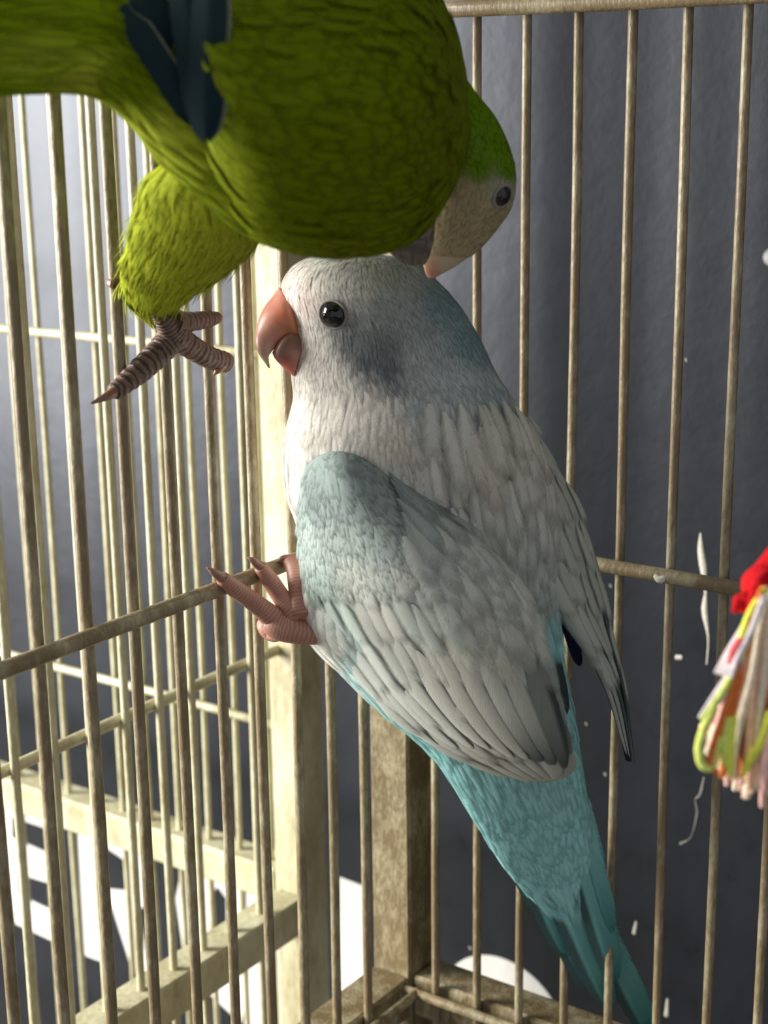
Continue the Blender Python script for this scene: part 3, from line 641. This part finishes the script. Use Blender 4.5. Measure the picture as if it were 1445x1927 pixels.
# ------------------------------------------------------------------ the green parakeet
gfoot = on_x(320, 640, XL + 0.004)
green = empty('parakeet', gfoot, 'bright green parakeet hanging sideways above, pale grey face turned down', 'bird', 'two parakeets in the cage')
GM = colour_map([(0, 120, (120, 140, 8)), (60, 40, (120, 140, 8)), (100, 140, (158, 170, 46)), (200, 60, (120, 140, 8)), (200, 150, (158, 170, 46)), (250, 180, (120, 140, 8)), (290, 140, (120, 140, 8)), (280, 250, (158, 170, 46)), (340, 260, (158, 170, 46)), (340, 320, (158, 170, 46)),
                 (400, 100, (100, 114, 4)), (400, 350, (100, 114, 4)), (450, 250, (100, 114, 4)), (550, 100, (100, 114, 4)), (600, 250, (100, 114, 4)), (550, 400, (100, 114, 4)), (650, 420, (100, 114, 4)), (700, 150, (100, 114, 4)), (750, 300, (100, 114, 4)), (780, 400, (100, 114, 4)), (820, 100, (100, 114, 4)), (850, 200, (100, 114, 4)), (860, 280, (100, 114, 4))])
grings = [(-120, -30, -120, 158, .375, .55), (60, -38, 60, 163, .383, .6), (165, -48, 170, 172, .391, .65), (240, -62, 245, 222, .398, .7), (310, -80, 305, 300, .405, .72), (385, -92, 390, 375, .411, .74), (450, -100, 455, 430, .416, .76),
          (530, -108, 535, 462, .421, .78), (620, -110, 622, 470, .427, .78), (700, -98, 712, 468, .433, .78), (770, -70, 780, 445, .439, .78), (822, -5, 826, 388, .444, .8), (852, 60, 860, 322, .448, .85), (872, 135, 880, 250, .451, .9), (882, 180, 884, 200, .452, .9)]
GG = loft(grings, 100, 72)
loft_obj('body', GG, M_SKIN_PL, green, GM)
# feathers flow from head to tail: reverse the chart
CG = Chart(GG[::-1].copy(), True)
if (CG.N[50, 18] @ TOEYE) < 0: CG.flip()
sets = [lay(CG, GM, 1500, 0.02, 0.45, .013, .0048, .05, .07), lay(CG, GM, 1300, 0.40, 0.72, .015, .0054, .05, .07), lay(CG, GM, 1100, 0.68, 0.98, .018, .0042, .05, .08)]
plumage('plumage', M_PLUME, green, sets)
# head
HM = colour_map([(850, 160, (94, 128, 10)), (900, 220, (94, 128, 10)), (940, 280, (94, 128, 10)), (960, 330, (94, 128, 10)), (900, 320, (94, 128, 10)), (850, 300, (94, 128, 10)), (880, 370, (172, 158, 122)), (945, 365, (172, 166, 146)), (930, 410, (172, 158, 122)), (860, 400, (172, 158, 122)), (900, 440, (172, 158, 122)), (840, 460, (172, 158, 122)), (880, 470, (172, 158, 122)), (830, 500, (193, 156, 127)), (790, 440, (172, 158, 122)), (780, 380, (94, 128, 10))])
hrings = [(800, 110, 868, 140, .458, .9), (785, 165, 895, 178, .459, .9), (775, 220, 930, 222, .461, .85), (775, 280, 957, 280, .464, .8), (780, 330, 968, 332, .467, .76), (785, 380, 962, 384, .471, .72), (786, 420, 938, 424, .475, .68), (788, 455, 908, 460, .478, .62), (792, 480, 880, 486, .481, .52)]
GH = loft(hrings, 70, 56); loft_obj('head', GH, M_SKIN_PL, green, HM)
CH = Chart(GH, True)
if (CH.N[35, 14] @ TOEYE) < 0: CH.flip()
# head feathers run from the forehead back to the neck
CHR = Chart(GH[::-1].copy(), True)
if (CHR.N[35, 14] @ TOEYE) < 0: CHR.flip()
plumage('head_plumage', M_PLUME, green, [lay(CHR, HM, 4600, 0.0, 0.92, .0065, .0018, .03, .04, nx=2, ny=4)])
eye_on(CH, green, 944, 368, .0033, M_EYELID, .0006)
gb = loft([(794, 468, 890, 476, .480, .55), (795, 490, 868, 494, .483, .5), (798, 505, 846, 508, .486, .45), (801, 515, 829, 517, .488, .4), (806, 523, 817, 524, .489, .4)], 24, 28)
GBM = colour_map([(800, 500, (196, 146, 118)), (815, 520, (206, 150, 126)), (840, 500, (200, 184, 160)), (870, 480, (196, 178, 140)), (800, 480, (170, 146, 118))])
loft_obj('beak', gb, M_BEAK, green, GBM)
# grey throat between breast and chin
TM = colour_map([(740, 470, (124, 116, 108)), (790, 440, (132, 124, 114))])
GT = loft([(700, 380, 800, 330, .452, .7), (720, 430, 815, 400, .458, .7), (735, 468, 812, 450, .463, .65), (755, 488, 804, 482, .468, .6), (778, 500, 798, 498, .472, .5)], 24, 32)
thr = loft_obj('throat', GT, M_SKIN_PL, green, TM); CT = Chart(GT[::-1].copy(), True)
if (CT.N[12, 8] @ TOEYE) < 0: CT.flip()
plumage('throat_plumage', M_PLUME, green, [lay(CT, TM, 500, 0, .95, .008, .0024, .06, .07)])
# wing: shoulder at the right, tip at the left
gw = [(880, 190, .438, 878, 240, .439, .002), (850, 80, .430, 856, 335, .432, .012), (805, -20, .424, 812, 415, .427, .026), (730, -80, .417, 745, 466, .421, .034), (640, -105, .411, 655, 480, .416, .037), (545, -105, .405, 560, 474, .411, .036), (470, -100, .400, 480, 440, .407, .033), (415, -90, .396, 425, 375, .404, .029), (385, -60, .394, 392, 300, .401, .024), (372, -20, .392, 384, 230, .399, .018)]
GW = wing_chart(gw, 60, 44); CW = Chart(GW, False)
if (CW.N[30, 22] @ TOEYE) < 0: CW.flip()
gwing = shell_obj('wing', GW, CW.N, .004, M_SKIN_PL, green, GM)
sets = []
GD = lin((56, 70, 12))
sets = [lay(CW, GM, 900, 0.45, 0.82, .017, .0062, .012, .05, arch=.06), lay(CW, GM, 1300, 0.0, 0.55, .013, .0048, .014, .05, arch=.06)]
s, t = scatter(60, 0.05, 0.85, CW)
sets.append(feathers(CW, s, t, .012, .005, GM, h0=.0012, lift=.02, slant=RNG.normal(0, .1, len(s)), arch=.08, jit=.04))
plumage('covert_feathers', M_PLUME, gwing, sets)
TEAL = lin((34, 50, 50)); TEAL2 = lin((22, 38, 44))
fo('flight_feather', at(400, -60, .372), at(388, 268, .374), .0105, M_FLIGHT, gwing, TOEYE - CR * .3, TEAL, TEAL2, rim=lin((128, 132, 104)))
fo('flight_feather', at(345, -60, .375), at(392, 262, .3775), .0100, M_FLIGHT, gwing, TOEYE - CR * .2, TEAL, TEAL2, rim=lin((128, 132, 104)))
fo('flight_feather', at(232, 10, .378), at(378, 240, .380), .0072, M_FLIGHT, gwing, TOEYE, TEAL, TEAL2, rim=lin((128, 132, 104)))
fo('flight_feather', at(272, -30, .3785), at(300, 104, .3815), .0100, M_FLIGHT, gwing, TOEYE, TEAL, TEAL2)  # dark vane added as the shadow gap between the quills, in their teal
# thigh and leg
LM = colour_map([(300, 330, (172, 182, 48)), (350, 380, (172, 182, 48)), (290, 440, (172, 182, 48)), (400, 430, (172, 182, 48)), (300, 520, (172, 182, 48)), (260, 560, (172, 182, 48)), (330, 540, (172, 182, 48)), (430, 480, (172, 182, 48)), (280, 595, (172, 182, 48))])
trings = [(330, 290, 430, 330, .418, .8), (275, 345, 470, 395, .426, .75), (258, 400, 486, 440, .438, .72), (245, 450, 462, 478, .450, .72), (236, 500, 410, 522, .463, .75), (234, 540, 358, 556, .474, .8), (246, 572, 326, 582, .484, .85), (272, 596, 306, 598, .491, .9)]
GTh = loft(trings, 50, 40); CTh = Chart(GTh, True)
if (CTh.N[25, 10] @ TOEYE) < 0: CTh.flip()
leg = loft_obj('thigh', GTh, M_SKIN_PL, green, LM)
plumage('thigh_plumage', M_PLUME, leg, [lay(CTh, LM, 2600, 0.0, .95, .012, .0026, .06, .04), lay(CTh, LM, 700, 0.0, .9, .012, .0008, .22, .05, nx=2, ny=4)])
def gf(u, v, dx): return on_x(u, v, XL + dx)
gtoes = [([gf(288, 566, .008), gf(312, 602, .0085), gf(328, 635, .0068)], [.0030, .0036, .0044], dict(n=16, segs=14, ripple=.03, ripn=5)),
         ([gf(330, 628, .0068), gf(300, 662, .0054), gf(258, 702, .0050), gf(214, 738, .0046)], [.0046, .0042, .0037, .0026], dict(n=44, segs=14, ripple=.05, ripn=12)),
         ([gf(325, 630, .0068), gf(358, 652, .0058), gf(392, 672, .0052), gf(424, 682, .0044)], [.0046, .0038, .0036, .0034], dict(n=36, segs=14, ripple=.04, ripn=9)),
         ([gf(320, 606, .0090), gf(350, 606, .0060), gf(385, 602, .0040), gf(408, 598, .0030)], [.0042, .0032, .0028, .0020], dict(n=30, segs=14, ripple=.04, ripn=8)),
         ([gf(290, 565, .0080), gf(262, 548, .0040), gf(235, 538, .0030), gf(214, 534, .0030)], [.0034, .0028, .0024, .0016], dict(n=24, segs=14, ripple=.04, ripn=6))]
gfo = tubes('foot', gtoes, M_TOE_GREY, green)
for a in ([gf(216, 737, .005), gf(196, 748, .006), gf(172, 759, .0050)], [gf(420, 686, .006), gf(410, 697, .0065), gf(402, 705, .0055)], [gf(407, 598, .003), gf(413, 597, .0005), gf(414, 600, -.002)], [gf(215, 534, .003), gf(206, 532, .001), gf(201, 530, -.002)]):
    tube('claw', a, [.0018, .0012, .0003], M_CLAWP, gfo, n=10, segs=10)
# tail
gt = loft_obj('tail', loft([(40, 0, 40, 150, .380, .25), (-60, 0, -60, 150, .376, .22), (-200, 20, -200, 140, .370, .2)], 14, 24), M_SKIN_PL, green, GM)
for b_, t_, w_, c0, c1 in [((190, 60, .384), (-330, 60, .362), .016, lin((120, 140, 8)), lin((100, 126, 12))), ((190, 100, .383), (-310, 105, .362), .012, lin((120, 140, 8)), lin((100, 126, 12))), ((180, 128, .385), (-260, 138, .364), .009, lin((120, 140, 8)), lin((100, 126, 12))), ((150, 146, .387), (-200, 166, .366), .007, lin((120, 140, 8)), lin((100, 126, 12))), ((190, 20, .383), (-330, 10, .362), .014, lin((120, 140, 8)), lin((100, 126, 12)))]:
    fo('tail_feather', at(*b_), at(*t_), w_, M_FLIGHT, gt, TOEYE, c0, c1)

# ------------------------------------------------------------------ yarn toy at the right
YD = 0.375
toy_top = at(1468, 1060, YD)
toy = empty('yarn_toy', toy_top, 'hanging tassel toy of pink, yellow, orange and red yarn', 'toy')
def yarn_mat(name, c):
    m, nt, b, lk = material(name); tc = N(nt, 'ShaderNodeTexCoord')
    n = N(nt, 'ShaderNodeTexNoise', Scale=900.0, Detail=3.0); lk.new(tc.outputs['Object'], n.inputs[0])
    r = ramp(nt, n.outputs[0], [(0.3, lin(c) * 0.72), (0.65, lin(c))], lk); lk.new(r.outputs[0], b.inputs['Base Color'])
    b.inputs['Roughness'].default_value = 0.9; b.inputs['Specular IOR Level'].default_value = 0.1
    bp = N(nt, 'ShaderNodeBump', Strength=0.7, Distance=0.0006); lk.new(n.outputs[0], bp.inputs['Height']); lk.new(bp.outputs[0], b.inputs['Normal']); return m
YM = {k: yarn_mat('yarn_' + k, c) for k, c in dict(pink=(252, 200, 190), peach=(252, 206, 168), cream=(252, 238, 210), yellow=(240, 244, 96), lime=(232, 244, 128), orange=(230, 128, 66), red=(206, 30, 36), white=(238, 226, 226), rose=(226, 96, 100)).items()}
tube('hanging_cord', [toy_top, toy_top + np.array([0, 0, .15]), np.array([toy_top[0], toy_top[1], Z1])], [.0016, .0016, .0016], YM['white'], toy, n=12, segs=8)
wp = at(1452, 484, YD)
kn = [toy_top + np.array([0, 0, 0.003]), at(1455, 1080, YD), at(1440, 1110, YD - .002), at(1428, 1135, YD - .001)]
tube('knot', kn, [.003, .005, .006, .004], YM['red'], toy, n=14, segs=16)
for k in range(34):
    a = RNG.uniform(-1, 1)
    tube('yarn_strand', [at(1466 + 10 * a, 1072 + 8 * a, YD + .004 * a), at(1428 + 16 * a, 1105 + 14 * RNG.uniform(-1, 1), YD - .010 * RNG.uniform(-.7, 1)), at(1394 + 34 * RNG.uniform(-.4, 1), 1138 + 14 * RNG.uniform(-1, 1), YD - .010 * RNG.uniform(-.6, 1))], [.0012, .0013, .0008], YM['red'], toy, n=10, segs=7)
mix = ['pink', 'peach', 'cream', 'pink', 'peach', 'pink', 'cream', 'peach', 'pink', 'orange', 'cream', 'peach', 'cream']
for k in range(235):
    f = RNG.random(); dz = RNG.uniform(-1, 1)
    e_u = 1328 + 160 * f + RNG.normal(0, 6); e_v = 1420 + 55 * math.sin(f * 2.2) + RNG.normal(0, 16)
    if f < .25: e_v -= 90 * (0.25 - f) / 0.25 * RNG.random()
    col = mix[k % len(mix)]
    if f > .55 and col == 'yellow': col = 'pink'
    m_u = 1374 + 110 * f + RNG.normal(0, 5)
    tube('yarn_strand', [at(1440 + 30 * f, 1105 + 12 * RNG.random(), YD - .004 + .008 * dz), at((1440 + m_u) / 2 + 12 * f, 1170, YD + .011 * dz), at(m_u, 1270, YD + .014 * dz), at((m_u + e_u) / 2 - 8 * (1 - f), 1360, YD + .015 * dz), at(e_u, e_v, YD + .015 * dz)],
         [.0008, .0009, .0010, .0010, .0008], YM[col], toy, n=16, segs=7)
def strand(px, col, r=.0016, d=YD - .017):
    tube('yarn_strand', [at(u, v, d) for u, v in px], [r] * (len(px) - 1) + [r * .45], YM[col], toy, n=26, segs=8)
strand([(1436, 1110), (1400, 1190), (1392, 1230), (1378, 1300), (1362, 1350), (1345, 1400), (1338, 1440), (1352, 1456)], 'orange', .0010)
strand([(1440, 1108), (1410, 1160), (1392, 1215), (1390, 1235)], 'yellow', .0010)
strand([(1345, 1330), (1325, 1370), (1315, 1410), (1322, 1440), (1340, 1442), (1350, 1400), (1358, 1350)], 'lime', .0010)
strand([(1380, 1350), (1374, 1400), (1372, 1440), (1376, 1464)], 'yellow', .0010)
strand([(1368, 1350), (1364, 1400), (1360, 1440)], 'lime', .0010)
strand([(1450, 1340), (1436, 1390), (1412, 1430), (1394, 1464)], 'yellow', .0010)
for q in range(6):
    strand([(1438, 1108 + 3 * q), (1402 + 2 * q, 1176 + 3 * q), (1374 + 3 * q, 1222 + 3 * q), (1346 + 6 * q, 1266 + 2 * q)], 'white', .0008, YD - .015 - .0006 * q)
strand([(1430, 1130), (1392, 1240), (1354, 1310), (1320, 1354)], 'lime', .0009)
for q in range(4):
    strand([(1432, 1122), (1402, 1200), (1384 + 3 * q, 1252), (1352 + 4 * q, 1300 + 2 * q), (1316 + 5 * q, 1350 - 3 * q)], 'white', .0008, YD - .0165)
strand([(1400, 1200), (1384, 1225), (1372, 1250)], 'rose', .0013)
strand([(1450, 1380), (1440, 1440), (1438, 1488)], 'pink', .0014)
# white bead on its own cord near the toy
wb = at(1451, 484, YD + .02)
bead = empty('hanging_bead', wb, 'small white bead on a cord above the yarn tassel', 'bead')
thh = np.linspace(0.15, math.pi - .15, 12)[:, None]; phh = np.linspace(0, 2 * math.pi, 20, endpoint=False)[None, :]
mesh_obj('bead', wb + .0019 * np.stack([np.sin(thh) * np.cos(phh), np.sin(thh) * np.sin(phh), np.cos(thh) * 1.1 + 0 * phh], -1), grid_faces(12, 20, True), plain('white_bead', (244, 242, 236), .3), bead)
tube('cord', [wb, wb + np.array([.001, 0, .1]), np.array([wb[0] + .002, wb[1], Z1])], [.0005, .0005, .0005], YM['white'], bead, n=8, segs=6)

# roof wires of the cage that the toy and the bead hang from
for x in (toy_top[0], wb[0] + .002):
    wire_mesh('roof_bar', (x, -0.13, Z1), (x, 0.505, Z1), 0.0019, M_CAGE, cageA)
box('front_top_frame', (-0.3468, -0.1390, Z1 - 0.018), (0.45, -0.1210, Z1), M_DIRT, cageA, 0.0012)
